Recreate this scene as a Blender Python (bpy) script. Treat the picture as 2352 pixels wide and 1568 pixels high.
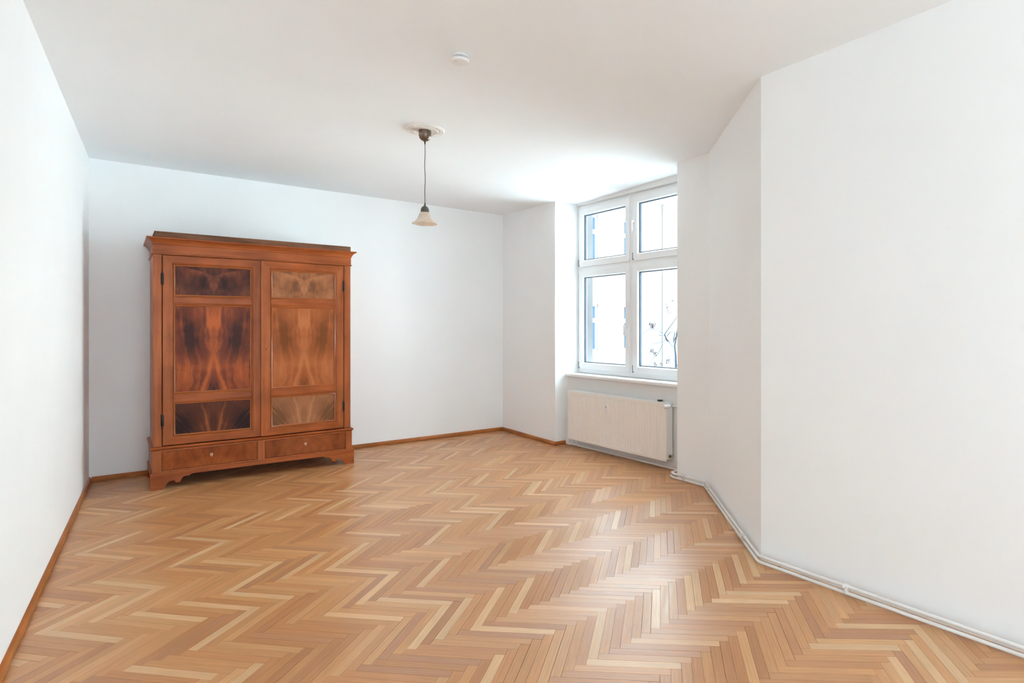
import bpy, bmesh, math, random
from mathutils import Vector, Matrix, noise

random.seed(7)
scene = bpy.context.scene
for o in list(bpy.data.objects):
    bpy.data.objects.remove(o)
COL = scene.collection

# ------------------------------------------------------------------ camera
EYE = 1.55
F_PX, CX, HY = 1375.0, 1400.0, 752.0
YAW = math.pi / 2 - math.atan((3069 - CX) / F_PX)      # to the right of +Y
cam_data = bpy.data.cameras.new('camera')
cam_data.sensor_width = 36.0
cam_data.lens = F_PX / 2352 * 36.0
cam_data.shift_x = (1176 - CX) / 2352
cam_data.shift_y = (HY - 784) / 2352
cam_data.clip_start = 0.05
cam_data.clip_end = 200
cam = bpy.data.objects.new('camera', cam_data)
COL.objects.link(cam)
cam.location = (0, 0, EYE)
cam.rotation_euler = (math.pi / 2, 0, -YAW)
scene.camera = cam

# ------------------------------------------------------------------ world, exposure
world = bpy.data.worlds.new('overcast_sky')
scene.world = world
world.use_nodes = True
wn = world.node_tree
bg = wn.nodes['Background']
bg.inputs['Color'].default_value = (0.76, 0.935, 1.03, 1)
bg.inputs['Strength'].default_value = 5.0
scene.view_settings.view_transform = 'Standard'
scene.view_settings.look = 'None'
scene.view_settings.gamma = 1
scene.view_settings.use_curve_mapping = False
scene.view_settings.exposure = 0.91
scene.cycles.max_bounces = 14
scene.cycles.diffuse_bounces = 10
scene.cycles.glossy_bounces = 4
scene.cycles.transparent_max_bounces = 12
scene.cycles.sample_clamp_indirect = 12

sun = bpy.data.lights.new('sun', 'SUN')
sun.energy = 66.0; sun.angle = math.radians(3); sun.color = (.82, .955, .985)
so = bpy.data.objects.new('sun', sun); COL.objects.link(so)
so.rotation_euler = Vector((.70, -.50, -.50)).to_track_quat('-Z', 'Y').to_euler()

# ------------------------------------------------------------------ materials
def mat(name, color=(.8, .8, .8), rough=.5, metal=0.0, spec=.5):
    m = bpy.data.materials.new(name); m.use_nodes = True
    b = m.node_tree.nodes['Principled BSDF']
    b.inputs['Base Color'].default_value = (*color, 1)
    b.inputs['Roughness'].default_value = rough
    b.inputs['Metallic'].default_value = metal
    b.inputs['Specular IOR Level'].default_value = spec
    return m, m.node_tree, b

def N(nt, t, **kw):
    n = nt.nodes.new(t)
    for k, v in kw.items():
        setattr(n, k, v)
    return n

def bump_noise(nt, b, scale, strength, dist=.002, detail=4):
    tc = N(nt, 'ShaderNodeTexCoord')
    no = N(nt, 'ShaderNodeTexNoise'); no.inputs['Scale'].default_value = scale
    no.inputs['Detail'].default_value = detail
    bp = N(nt, 'ShaderNodeBump'); bp.inputs['Strength'].default_value = strength
    bp.inputs['Distance'].default_value = dist
    nt.links.new(tc.outputs['Object'], no.inputs['Vector'])
    nt.links.new(no.outputs['Fac'], bp.inputs['Height'])
    nt.links.new(bp.outputs['Normal'], b.inputs['Normal'])
    return tc, no

def paint(name, col, rough=.85, tint=.012, spec=.25):
    m, nt, b = mat(name, col, rough, 0, spec)
    tc, no = bump_noise(nt, b, 55, .18, .002, 5)
    n2 = N(nt, 'ShaderNodeTexNoise'); n2.inputs['Scale'].default_value = 1.3; n2.inputs['Detail'].default_value = 3
    r = N(nt, 'ShaderNodeValToRGB')
    r.color_ramp.elements[0].position = .3; r.color_ramp.elements[1].position = .7
    r.color_ramp.elements[0].color = tuple(c - tint for c in col) + (1,)
    r.color_ramp.elements[1].color = tuple(min(1, c + tint) for c in col) + (1,)
    nt.links.new(tc.outputs['Object'], n2.inputs['Vector'])
    nt.links.new(n2.outputs['Fac'], r.inputs['Fac'])
    nt.links.new(r.outputs['Color'], b.inputs['Base Color'])
    return m

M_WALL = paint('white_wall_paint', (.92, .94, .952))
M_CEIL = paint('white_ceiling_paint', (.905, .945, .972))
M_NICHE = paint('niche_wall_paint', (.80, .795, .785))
M_PVC = mat('white_window_plastic', (.86, .87, .88), .3)[0]
M_SILL = mat('white_sill_lacquer', (.88, .87, .87), .35)[0]
M_GASKET = mat('dark_glazing_gasket', (.02, .045, .075), .6)[0]
M_HINGE = mat('grey_hinge_metal', (.25, .25, .26), .4, .6)[0]
M_PIPE = mat('white_pipe_lacquer', (.80, .795, .785), .3)[0]
M_RAD = mat('cream_radiator_enamel', (.90, .855, .80), .4)[0]
M_RADW = mat('white_radiator_enamel', (.87, .865, .85), .35)[0]
M_PLASTIC = mat('white_plastic', (.84, .83, .83), .4)[0]
M_BLACK = mat('black_plastic', (.012, .014, .02), .4)[0]
M_BRASS = mat('dull_brass', (.28, .2, .1), .4, .8)[0]
M_NICKEL = mat('dull_nickel', (.5, .48, .45), .35, .9)[0]
M_BRONZE = mat('brushed_dark_bronze', (.17, .125, .10), .3, .75)[0]
M_CORD = mat('grey_cord', (.09, .085, .08), .6)[0]
M_PLASTER = mat('white_plaster', (.87, .86, .835), .8)[0]
M_DARK = mat('dark_subfloor', (.035, .018, .008), .9)[0]
M_IRON = mat('dark_iron_hinge', (.035, .022, .016), .5, .5)[0]
M_IVORY = mat('ivory_inlay', (.70, .45, .28), .45)[0]
M_HOLE = mat('keyhole_dark', (.004, .003, .002), .9)[0]
M_MIXG = paint('stained_bracket', (.74, .73, .71), .6, .1)

def shade_glass():
    m = bpy.data.materials.new('alabaster_glass'); m.use_nodes = True
    nt = m.node_tree; b = nt.nodes['Principled BSDF']
    tc = N(nt, 'ShaderNodeTexCoord'); no = N(nt, 'ShaderNodeTexNoise')
    no.inputs['Scale'].default_value = 14; no.inputs['Detail'].default_value = 3; no.inputs['Distortion'].default_value = 1.2
    r = N(nt, 'ShaderNodeValToRGB')
    r.color_ramp.elements[0].position = .35; r.color_ramp.elements[1].position = .7
    r.color_ramp.elements[0].color = (.86, .75, .64, 1); r.color_ramp.elements[1].color = (.90, .83, .75, 1)
    nt.links.new(tc.outputs['Object'], no.inputs['Vector']); nt.links.new(no.outputs['Fac'], r.inputs['Fac'])
    nt.links.new(r.outputs['Color'], b.inputs['Base Color'])
    b.inputs['Roughness'].default_value = .3
    tr = N(nt, 'ShaderNodeBsdfTranslucent'); nt.links.new(r.outputs['Color'], tr.inputs['Color'])
    mx = N(nt, 'ShaderNodeMixShader'); mx.inputs[0].default_value = .35
    nt.links.new(b.outputs[0], mx.inputs[1]); nt.links.new(tr.outputs[0], mx.inputs[2])
    nt.links.new(mx.outputs[0], nt.nodes['Material Output'].inputs['Surface'])
    return m
M_SHADE = shade_glass()

def pane_glass():
    m = bpy.data.materials.new('window_glass'); m.use_nodes = True
    nt = m.node_tree; nt.nodes.remove(nt.nodes['Principled BSDF'])
    t = N(nt, 'ShaderNodeBsdfTransparent'); t.inputs['Color'].default_value = (.97, .985, .99, 1)
    g = N(nt, 'ShaderNodeBsdfGlossy'); g.inputs['Roughness'].default_value = .02
    fr = N(nt, 'ShaderNodeFresnel'); fr.inputs['IOR'].default_value = 1.35
    mx = N(nt, 'ShaderNodeMixShader')
    ge = N(nt, 'ShaderNodeNewGeometry')      # the reflection happens on the outer face of each side only
    iv = N(nt, 'ShaderNodeMath', operation='SUBTRACT'); iv.inputs[0].default_value = 1
    mu = N(nt, 'ShaderNodeMath', operation='MULTIPLY')
    nt.links.new(ge.outputs['Backfacing'], iv.inputs[1]); nt.links.new(fr.outputs[0], mu.inputs[0]); nt.links.new(iv.outputs[0], mu.inputs[1])
    nt.links.new(mu.outputs[0], mx.inputs[0]); nt.links.new(t.outputs[0], mx.inputs[1]); nt.links.new(g.outputs[0], mx.inputs[2])
    nt.links.new(mx.outputs[0], nt.nodes['Material Output'].inputs['Surface'])
    return m
M_GLASS = pane_glass()

def plank_material():
    """oak parquet: tone per plank from a face colour attribute, grain along the UV length"""
    m, nt, b = mat('oiled_oak_parquet', (.5, .27, .13), .34, 0, .85)
    at = N(nt, 'ShaderNodeAttribute'); at.attribute_name = 'tone'
    uv = N(nt, 'ShaderNodeUVMap'); uv.uv_map = 'grain'
    mp = N(nt, 'ShaderNodeMapping'); mp.inputs['Scale'].default_value = (5, 75, 1)
    g = N(nt, 'ShaderNodeTexNoise'); g.inputs['Scale'].default_value = 1.0; g.inputs['Detail'].default_value = 5
    g.inputs['Distortion'].default_value = .6
    nt.links.new(uv.outputs[0], mp.inputs['Vector']); nt.links.new(mp.outputs[0], g.inputs['Vector'])
    mp2 = N(nt, 'ShaderNodeMapping'); mp2.inputs['Scale'].default_value = (2.2, 11, 1)
    w = N(nt, 'ShaderNodeTexWave'); w.wave_type = 'RINGS'; w.inputs['Scale'].default_value = 1.6
    w.inputs['Distortion'].default_value = 5; w.inputs['Detail'].default_value = 2
    nt.links.new(uv.outputs[0], mp2.inputs['Vector']); nt.links.new(mp2.outputs[0], w.inputs['Vector'])
    r1 = N(nt, 'ShaderNodeMapRange'); r1.inputs['From Min'].default_value = .25; r1.inputs['From Max'].default_value = .75
    r1.inputs['To Min'].default_value = .86; r1.inputs['To Max'].default_value = 1.10
    nt.links.new(g.outputs['Fac'], r1.inputs['Value'])
    r2 = N(nt, 'ShaderNodeMapRange'); r2.inputs['To Min'].default_value = .955; r2.inputs['To Max'].default_value = 1.03
    nt.links.new(w.outputs['Fac'], r2.inputs['Value'])
    mul = N(nt, 'ShaderNodeMath', operation='MULTIPLY')
    nt.links.new(r1.outputs[0], mul.inputs[0]); nt.links.new(r2.outputs[0], mul.inputs[1])
    sc = N(nt, 'ShaderNodeVectorMath', operation='SCALE')
    nt.links.new(at.outputs['Color'], sc.inputs[0]); nt.links.new(mul.outputs[0], sc.inputs['Scale'])
    nt.links.new(sc.outputs[0], b.inputs['Base Color'])
    rr = N(nt, 'ShaderNodeMapRange'); rr.inputs['From Min'].default_value = .3; rr.inputs['From Max'].default_value = .7
    rr.inputs['To Min'].default_value = .28; rr.inputs['To Max'].default_value = .40
    nt.links.new(g.outputs['Fac'], rr.inputs['Value']); nt.links.new(rr.outputs[0], b.inputs['Roughness'])
    tg = N(nt, 'ShaderNodeTangent'); tg.direction_type = 'UV_MAP'; tg.uv_map = 'grain'
    nt.links.new(tg.outputs[0], b.inputs['Tangent'])
    b.inputs['Anisotropic'].default_value = .55
    bp = N(nt, 'ShaderNodeBump'); bp.inputs['Strength'].default_value = .12; bp.inputs['Distance'].default_value = .0006
    nt.links.new(g.outputs['Fac'], bp.inputs['Height']); nt.links.new(bp.outputs[0], b.inputs['Normal'])
    return m
M_PLANK = plank_material()

def wood(name, c1, c2, rough=.35, scale=(3, 45, 45), rot=(0, 0, 0), stops=(.3, .72), detail=6):
    """straight grained wood in object space; grain runs along the axis with the small scale"""
    m, nt, b = mat(name, c1, rough, 0, .22)
    tc = N(nt, 'ShaderNodeTexCoord'); mp = N(nt, 'ShaderNodeMapping')
    mp.inputs['Scale'].default_value = scale; mp.inputs['Rotation'].default_value = rot
    n = N(nt, 'ShaderNodeTexNoise'); n.inputs['Scale'].default_value = 1; n.inputs['Detail'].default_value = detail
    n.inputs['Distortion'].default_value = .4
    r = N(nt, 'ShaderNodeValToRGB')
    r.color_ramp.elements[0].position = stops[0]; r.color_ramp.elements[1].position = stops[1]
    r.color_ramp.elements[0].color = (*c1, 1); r.color_ramp.elements[1].color = (*c2, 1)
    nt.links.new(tc.outputs['Object'], mp.inputs['Vector']); nt.links.new(mp.outputs[0], n.inputs['Vector'])
    nt.links.new(n.outputs['Fac'], r.inputs['Fac'])
    n2 = N(nt, 'ShaderNodeTexNoise'); n2.inputs['Scale'].default_value = 3.2; n2.inputs['Detail'].default_value = 3
    nt.links.new(tc.outputs['Object'], n2.inputs['Vector'])
    mr = N(nt, 'ShaderNodeMapRange'); mr.inputs['From Min'].default_value = .3; mr.inputs['From Max'].default_value = .7
    mr.inputs['To Min'].default_value = .72; mr.inputs['To Max'].default_value = 1.15
    nt.links.new(n2.outputs['Fac'], mr.inputs['Value'])
    sc = N(nt, 'ShaderNodeVectorMath', operation='SCALE')
    nt.links.new(r.outputs['Color'], sc.inputs[0]); nt.links.new(mr.outputs[0], sc.inputs['Scale'])
    nt.links.new(sc.outputs[0], b.inputs['Base Color'])
    bp = N(nt, 'ShaderNodeBump'); bp.inputs['Strength'].default_value = .1; bp.inputs['Distance'].default_value = .0008
    nt.links.new(n.outputs['Fac'], bp.inputs['Height']); nt.links.new(bp.outputs[0], b.inputs['Normal'])
    return m

M_SKIRT = wood('stained_oak_skirting', (.34, .105, .026), (.54, .19, .055), .3, (3, 3, 60))
M_WOODH = wood('walnut_horizontal_grain', (.28, .062, .016), (.41, .108, .030), .36, (2, 18, 24))
M_WOODV = wood('walnut_vertical_grain', (.32, .076, .021), (.43, .125, .040), .36, (24, 18, 1.6))
M_BEAD = mat('polished_walnut_bead', (.36, .10, .03), .16, 0, .7)[0]
M_WOODD = wood('walnut_dusty_top', (.12, .045, .022), (.25, .11, .06), .55, (2.5, 20, 25))

class X:
    """tiny arithmetic on shader sockets"""
    def __init__(self, nt, v): self.nt, self.v = nt, v
    def _op(self, op, *others):
        n = N(self.nt, 'ShaderNodeMath', operation=op)
        for i, o_ in enumerate((self,) + others):
            if isinstance(o_, X): o_ = o_.v
            if isinstance(o_, (int, float)): n.inputs[i].default_value = o_
            else: self.nt.links.new(o_, n.inputs[i])
        return X(self.nt, n.outputs[0])
    def __add__(s, o): return s._op('ADD', o)
    __radd__ = __add__
    def __sub__(s, o): return s._op('SUBTRACT', o)
    def __rsub__(s, o): return (s * -1) + o
    def __mul__(s, o): return s._op('MULTIPLY', o)
    __rmul__ = __mul__
    def __truediv__(s, o): return s._op('DIVIDE', o)
    def abs(s): return s._op('ABSOLUTE')
    def exp(s): return s._op('EXPONENT')
    def sin(s): return s._op('SINE')
    def clamp(s, a, b_):
        return s._op('MAXIMUM', a)._op('MINIMUM', b_)
    def gauss(s, c, w):
        d = (s - c) * (1 / w)
        return (d * d * -1).exp()

def veneer(name, dark, mid, light, seed, kind, z0, z1):
    """book-matched crotch veneer: the figure is mirrored about the middle of the panel (UV u = 0)"""
    m, nt, b = mat(name, mid, .34, 0, .14)
    uv = N(nt, 'ShaderNodeUVMap'); uv.uv_map = 'figure'
    sep = N(nt, 'ShaderNodeSeparateXYZ'); nt.links.new(uv.outputs[0], sep.inputs[0])
    a = X(nt, sep.outputs['X']).abs(); v = (X(nt, sep.outputs['Y']) - z0) * (1 / (z1 - z0))   # v: 0..1 up the panel
    H = z1 - z0
    def noise_(x, y, sc, det=3, dis=0, off=0):
        c_ = N(nt, 'ShaderNodeCombineXYZ')
        nt.links.new(x.v, c_.inputs[0]); nt.links.new(y.v, c_.inputs[1]); c_.inputs[2].default_value = seed + off
        n = N(nt, 'ShaderNodeTexNoise'); n.inputs['Scale'].default_value = sc; n.inputs['Detail'].default_value = det
        n.inputs['Distortion'].default_value = dis
        nt.links.new(c_.outputs[0], n.inputs['Vector'])
        return X(nt, n.outputs['Fac'])
    z = v * H
    bend = noise_(a, z, 3.2, 3, .6) - .5
    cloud = noise_(a, z, 6.5, 4, .5, 3) - .5
    if kind == 'mid':
        q = a + bend * .10 + (v * 5.2).sin() * .025
        streak = noise_(q * 19, z * 1.6, 1, 4, .3, 7) - .5
        fine = noise_(q * 80, z * 3.5, 1, 3, .1, 9) - .5
        t = .50 + streak * .58 + fine * .32 + cloud * .5
        t = t - a.gauss(.185, .075) * v.gauss(.62, .20) * .36 - a.gauss(.27, .06) * v.gauss(.9, .12) * .16
        w = v * .055 + .018 + bend * .05
        core = ((w - a) * 45).clamp(0, 1) * ((v - .45) * 6).clamp(0, 1)
        leg = (a + bend * .05 - (.47 - v) * .22)
        t = t + core * .26 + leg.gauss(0, .022) * ((.52 - v) * 9).clamp(0, 1) * .24 + a.gauss(.22, .1) * v.gauss(.18, .2) * .12
        t = t - a.gauss(0, .05) * v.gauss(.02, .12) * .30
    elif kind == 'top':
        q = a + bend * .22
        streak = noise_(q * 22, z * 4, 1, 4, .5, 7) - .5
        t = .42 + streak * .50 + cloud * 1.0
        w = v * .105 + .01 + bend * .05
        t = t + ((w - a) * 40).clamp(0, 1) * .26 - a.gauss(.12, .06) * v.gauss(.25, .25) * .2 - ((v * .9 - .62 - a * 1.0) * 60).clamp(0, 1) * .16
    elif kind == 'low':
        q = a / (v * .55 + .38) + bend * .08
        streak = noise_(q * 15, z * 1.2, 1, 4, .3, 7) - .5
        fine = noise_(q * 70, z * 3, 1, 3, .1, 9) - .5
        t = .45 + streak * .8 + fine * .3 + cloud * .35
        t = t - a.gauss(.27, .10) * v.gauss(.25, .35) * .34 + a.gauss(.03, .07) * .16
    else:
        q = a + bend * .3
        streak = noise_(q * 16, z * 2.5, 1, 4, .3, 7) - .5
        t = .50 + streak * .7 + cloud * .8 + a.gauss(.10, .07) * .10
    r = N(nt, 'ShaderNodeValToRGB'); e = r.color_ramp.elements
    e[0].position = .18; e[0].color = (*dark, 1); e[1].position = .80; e[1].color = (*light, 1)
    k = e.new(.50); k.color = (*mid, 1)
    nt.links.new(t.v, r.inputs['Fac'])
    nt.links.new(r.outputs['Color'], b.inputs['Base Color'])
    return m
PZ = ((.5035, .816), (.912, 1.768), (1.860, 2.1585))
V_LEFT = [veneer('dark_walnut_veneer_upper', (.030, .008, .006), (.105, .027, .014), (.30, .075, .026), 1.7, 'top', *PZ[2]),
          veneer('walnut_veneer_middle', (.045, .009, .005), (.21, .042, .014), (.47, .105, .022), 5.3, 'mid', *PZ[1]),
          veneer('dark_walnut_veneer_lower', (.022, .006, .005), (.10, .024, .009), (.34, .090, .024), 9.1, 'low', *PZ[0])]
V_RIGHT = [veneer('glare_tinted_walnut_veneer_upper', (.17, .065, .030), (.33, .125, .055), (.50, .20, .085), 1.7, 'top', *PZ[2]),  # right door: haze of window gloss painted into a paler veneer colour
           veneer('glare_tinted_walnut_veneer_middle', (.19, .055, .018), (.36, .102, .033), (.48, .155, .056), 5.3, 'mid', *PZ[1]),
           veneer('glare_tinted_walnut_veneer_lower', (.17, .068, .032), (.34, .135, .062), (.50, .21, .10), 9.1, 'low', *PZ[0])]
V_DRAW = [veneer('walnut_veneer_left_drawer', (.12, .024, .006), (.27, .060, .013), (.45, .125, .030), 3.3, 'drawer', .18, .36),
          veneer('walnut_veneer_right_drawer', (.14, .030, .010), (.27, .068, .020), (.40, .115, .040), 6.6, 'drawer', .18, .36)]

# ------------------------------------------------------------------ mesh helpers
def add_box(bm, x0, x1, y0, y1, z0, z1, bevel=0, M=None):
    vs = [bm.verts.new((x, y, z)) for z in (z0, z1) for y in (y0, y1) for x in (x0, x1)]
    fs = [(0, 2, 3, 1), (4, 5, 7, 6), (0, 1, 5, 4), (2, 6, 7, 3), (0, 4, 6, 2), (1, 3, 7, 5)]
    faces = [bm.faces.new([vs[i] for i in f]) for f in fs]
    if bevel:
        es = set(e for f in faces for e in f.edges)
        r = bmesh.ops.bevel(bm, geom=list(es), offset=bevel, segments=2, profile=.5, affect='EDGES')
        vs = list({v for v in r['verts']} | {v for v in vs if v.is_valid})
    if M is not None:
        bmesh.ops.transform(bm, matrix=M, verts=[v for v in vs if v.is_valid])
    return vs

def add_prism(bm, pts, z0, z1):
    """vertical prism over a polygon (counter-clockwise seen from above)"""
    a = sum(pts[i][0] * pts[(i + 1) % len(pts)][1] - pts[(i + 1) % len(pts)][0] * pts[i][1] for i in range(len(pts)))
    if a < 0:
        pts = pts[::-1]
    lo = [bm.verts.new((x, y, z0)) for x, y in pts]
    hi = [bm.verts.new((x, y, z1)) for x, y in pts]
    bm.faces.new(lo[::-1]); bm.faces.new(hi)
    n = len(pts)
    for i in range(n):
        j = (i + 1) % n
        bm.faces.new((lo[i], lo[j], hi[j], hi[i]))

def add_extrude(bm, outline, frm, vec):
    """closed outline of 3D points extruded along vec"""
    a = [bm.verts.new(p) for p in outline]
    b_ = [bm.verts.new(Vector(p) + vec) for p in outline]
    bm.faces.new(a); bm.faces.new(b_[::-1])
    n = len(a)
    for i in range(n):
        j = (i + 1) % n
        bm.faces.new((a[j], a[i], b_[i], b_[j]))

def add_lathe(bm, prof, c, seg=48, axis='Z', wave=None):
    rings = []
    for r, z in prof:
        ring = []
        for i in range(seg):
            t = 2 * math.pi * i / seg
            rr = r * (1 + (wave(t, r, z) if wave else 0))
            if axis == 'Z':
                p = (c[0] + rr * math.cos(t), c[1] + rr * math.sin(t), c[2] + z)
            elif axis == 'Y':
                p = (c[0] + rr * math.cos(t), c[1] + z, c[2] + rr * math.sin(t))
            else:
                p = (c[0] + z, c[1] + rr * math.cos(t), c[2] + rr * math.sin(t))
            ring.append(bm.verts.new(p))
        rings.append(ring)
    for a, b_ in zip(rings, rings[1:]):
        for i in range(seg):
            j = (i + 1) % seg
            bm.faces.new((a[i], a[j], b_[j], b_[i]))
    for ring, rev in ((rings[0], True), (rings[-1], False)):
        if (Vector(ring[0].co) - Vector(ring[seg // 2].co)).length > 1e-4:
            bm.faces.new(ring[::-1] if rev else ring)
    return rings

def fillet(path, rad, n=5):
    """round the corners of a polyline"""
    P = [Vector(p) for p in path]
    out = [P[0]]
    for i in range(1, len(P) - 1):
        a, b_, c = P[i - 1], P[i], P[i + 1]
        d1 = (a - b_); d2 = (c - b_)
        r = min(rad, d1.length * .45, d2.length * .45)
        p0 = b_ + d1.normalized() * r; p1 = b_ + d2.normalized() * r
        for k in range(n + 1):
            t = k / n
            out.append((1 - t) ** 2 * p0 + 2 * t * (1 - t) * b_ + t * t * p1)
    out.append(P[-1])
    return out

def add_tube(bm, path, rad, seg=12, cap=True):
    P = [Vector(p) for p in path]
    R = rad if isinstance(rad, (list, tuple)) else [rad] * len(P)
    rings = []
    up = None
    for i, p in enumerate(P):
        t = (P[min(i + 1, len(P) - 1)] - P[max(i - 1, 0)]).normalized()
        if up is None:
            up = Vector((0, 0, 1)) if abs(t.z) < .9 else Vector((1, 0, 0))
        x = t.cross(up).normalized(); y = x.cross(t).normalized(); up = y
        rings.append([bm.verts.new(p + R[i] * (math.cos(2 * math.pi * k / seg) * x + math.sin(2 * math.pi * k / seg) * y)) for k in range(seg)])
    for a, b_ in zip(rings, rings[1:]):
        for i in range(seg):
            j = (i + 1) % seg
            bm.faces.new((a[i], a[j], b_[j], b_[i]))
    if cap:
        bm.faces.new(rings[0][::-1]); bm.faces.new(rings[-1])

def empty(name, loc, label=None, cat=None, group=None):
    o = bpy.data.objects.new(name, None); COL.objects.link(o)
    o.location = loc; o.empty_display_size = .1
    if label: o['label'] = label
    if cat: o['category'] = cat
    if group: o['group'] = group
    return o

def world_loc(o):
    v = Vector((0, 0, 0))
    while o is not None:
        v += o.location; o = o.parent
    return v

def obj(name, bm, m, parent=None, smooth=None, origin=None):
    """mesh in world coordinates -> object whose origin is its parent's (or origin)"""
    bmesh.ops.recalc_face_normals(bm, faces=bm.faces[:])
    me = bpy.data.meshes.new(name)
    base = world_loc(parent) if parent is not None else Vector((0, 0, 0))
    og = Vector(origin) if origin is not None else base
    bmesh.ops.translate(bm, verts=bm.verts[:], vec=-og)
    bm.to_mesh(me); bm.free()
    o = bpy.data.objects.new(name, me); COL.objects.link(o)
    me.materials.append(m)
    if parent is not None: o.parent = parent
    o.location = og - base
    if smooth is not None:
        for p in me.polygons: p.use_smooth = True
        if smooth < 180:
            me.set_sharp_from_angle(angle=math.radians(smooth))
    return o

def struct(name, bm, m, parent=None, smooth=None):
    o = obj(name, bm, m, parent, smooth)
    if parent is None: o['kind'] = 'structure'
    return o

def tag(o, label, cat, group=None):
    o['label'] = label; o['category'] = cat
    if group: o['group'] = group
    return o

def BM(): return bmesh.new()

# ------------------------------------------------------------------ room plan (metres)
CEIL = 3.24
def wl(y): return -0.212 - 0.045 * (7.93 - y)           # left wall face
Y_REAR = -3.4
BL = (wl(7.945), 7.945); BR = (4.505, 8.0)
A = (4.449, 6.524); N1 = (4.65, 6.524); E_ = 0.0198
P0 = (4.47, 4.327); P1 = (4.435, 3.86); RC = (3.32, 2.44)
RR = (3.385, Y_REAR)
LR = (wl(Y_REAR), Y_REAR)
N2 = (4.65 + E_ * (6.524 - P0[1]), P0[1])
ROOM = [LR, RR, RC, P1, P0, N2, N1, A, BR, BL]

def ceil_z(x, y):
    return CEIL + .008 - .045 * math.exp(-((x - 4.5) ** 2 + (y - 6.55) ** 2) / 1.0) - .025 * math.exp(-((x - 3.3) ** 2 + (y - 2.4) ** 2) / 1.2)

# ceiling: gently uneven old plaster
bm = BM()
nx, ny = 44, 60
g = [[bm.verts.new((-1.2 + 6.45 * i / nx, Y_REAR - .4 + (8.9 - Y_REAR) * j / ny, 0)) for i in range(nx + 1)] for j in range(ny + 1)]
for row in g:
    for v in row:
        v.co.z = ceil_z(v.co.x, v.co.y)
for j in range(ny):
    for i in range(nx):
        bm.faces.new((g[j][i], g[j + 1][i], g[j + 1][i + 1], g[j][i + 1]))
ret = bmesh.ops.extrude_face_region(bm, geom=bm.faces[:])
for v in ret['geom']:
    if isinstance(v, bmesh.types.BMVert): v.co.z = 3.62
struct('ceiling', bm, M_CEIL, smooth=40)

TOP = 3.45
bm = BM(); add_prism(bm, [LR, BL, (BL[0] - .35, BL[1] + .3), (LR[0] - .35, LR[1] - .35)], 0, TOP)
struct('wall_left', bm, M_WALL)
bm = BM(); add_prism(bm, [BL, BR, (5.15, 8.0), (5.15, 8.4), (-.6, 8.4), (BL[0] - .35, BL[1] + .3)], 0, TOP)
struct('wall_back', bm, M_WALL)
# window wall: corner piece, parapet, pier, lintel
XO = 5.03
bm = BM()
add_prism(bm, [BR, A, (4.905, 6.524), (XO, 6.522), (XO, 8.0)], 0, TOP)
struct('wall_window', bm, M_WALL)
bm = BM()
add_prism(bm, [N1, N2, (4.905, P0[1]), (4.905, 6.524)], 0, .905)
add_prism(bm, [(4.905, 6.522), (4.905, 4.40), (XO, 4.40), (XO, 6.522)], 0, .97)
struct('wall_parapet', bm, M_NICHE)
bm = BM()
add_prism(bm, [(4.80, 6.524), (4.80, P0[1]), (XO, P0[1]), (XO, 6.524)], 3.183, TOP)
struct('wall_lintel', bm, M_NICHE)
bm = BM()
add_prism(bm, [P0, P1, (XO, P1[1]), (XO, 4.40), (4.905, 4.40), (4.905, P0[1])], 0, TOP)
struct('wall_pier', bm, M_WALL)
bm = BM(); add_prism(bm, [P1, RC, (RC[0] + .4, RC[1]), (XO, P1[1] - .5), (XO, P1[1])], 0, TOP)
struct('wall_diagonal', bm, M_WALL)
def rwx(y): return RC[0] + (RR[0] - RC[0]) * (RC[1] - y) / (RC[1] - RR[1])
bm = BM(); add_prism(bm, [RC, RR, (RR[0] + .4, RR[1]), (RC[0] + .4, RC[1])], 0, TOP)
struct('wall_right', bm, M_WALL)
# rear wall behind the camera; its opening is added to let daylight in
bm = BM()
y0, y1 = Y_REAR - .35, Y_REAR
x0, x1 = LR[0] - .35, RR[0] + .4
add_box(bm, x0, .30, y0, y1, 0, TOP); add_box(bm, 2.55, x1, y0, y1, 0, TOP)
add_box(bm, .30, 2.55, y0, y1, 0, .12); add_box(bm, .30, 2.55, y0, y1, 3.10, TOP)
struct('wall_rear', bm, M_WALL)

# ------------------------------------------------------------------ parquet floor
bm = BM(); add_prism(bm, [(x0, y0), (x1 + .01, y0), (XO, 2.3), (XO, 8.4), (-1, 8.4)], -.30, -.021)
floor = struct('floor', bm, M_DARK)

W, L = .05, .45
Q, QV = W * 2 ** .5, L * 2 ** .5
OFFX = .058274 * 1
CXC = [1.7936, 1.4610, 0.0803, 0.0112, -0.0158, 0.0090]
CYC = [6.4824, -0.0404, 1.5123, 0.0361, -0.0324, 0.0021]
def warp(u, v):
    a, b_ = (u - 1.6) / 1.5, (v - 3) / 1.5
    bs = (1, a, b_, a * a, a * b_, b_ * b_)
    # beyond the measured part the curvature is damped
    return (sum(c * k for c, k in zip(CXC, bs)), sum(c * k for c, k in zip(CYC, bs)))
SQ = .5 ** .5
def clip_room(poly):
    """room polygon clipped to one convex plank"""
    out = list(ROOM)
    n = len(poly)
    for i in range(n):
        ax, ay = poly[i]; bx, by = poly[(i + 1) % n]
        inp, out = out, []
        def side(p): return (bx - ax) * (p[1] - ay) - (by - ay) * (p[0] - ax)
        for k in range(len(inp)):
            p, q = inp[k], inp[(k + 1) % len(inp)]
            sp, sq = side(p), side(q)
            if sp >= 0: out.append(p)
            if (sp >= 0) != (sq >= 0):
                t = sp / (sp - sq)
                out.append((p[0] + t * (q[0] - p[0]), p[1] + t * (q[1] - p[1])))
        if len(out) < 3: return []
    return out
def area(p): return abs(sum(p[i][0] * p[(i + 1) % len(p)][1] - p[(i + 1) % len(p)][0] * p[i][1] for i in range(len(p)))) / 2

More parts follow.
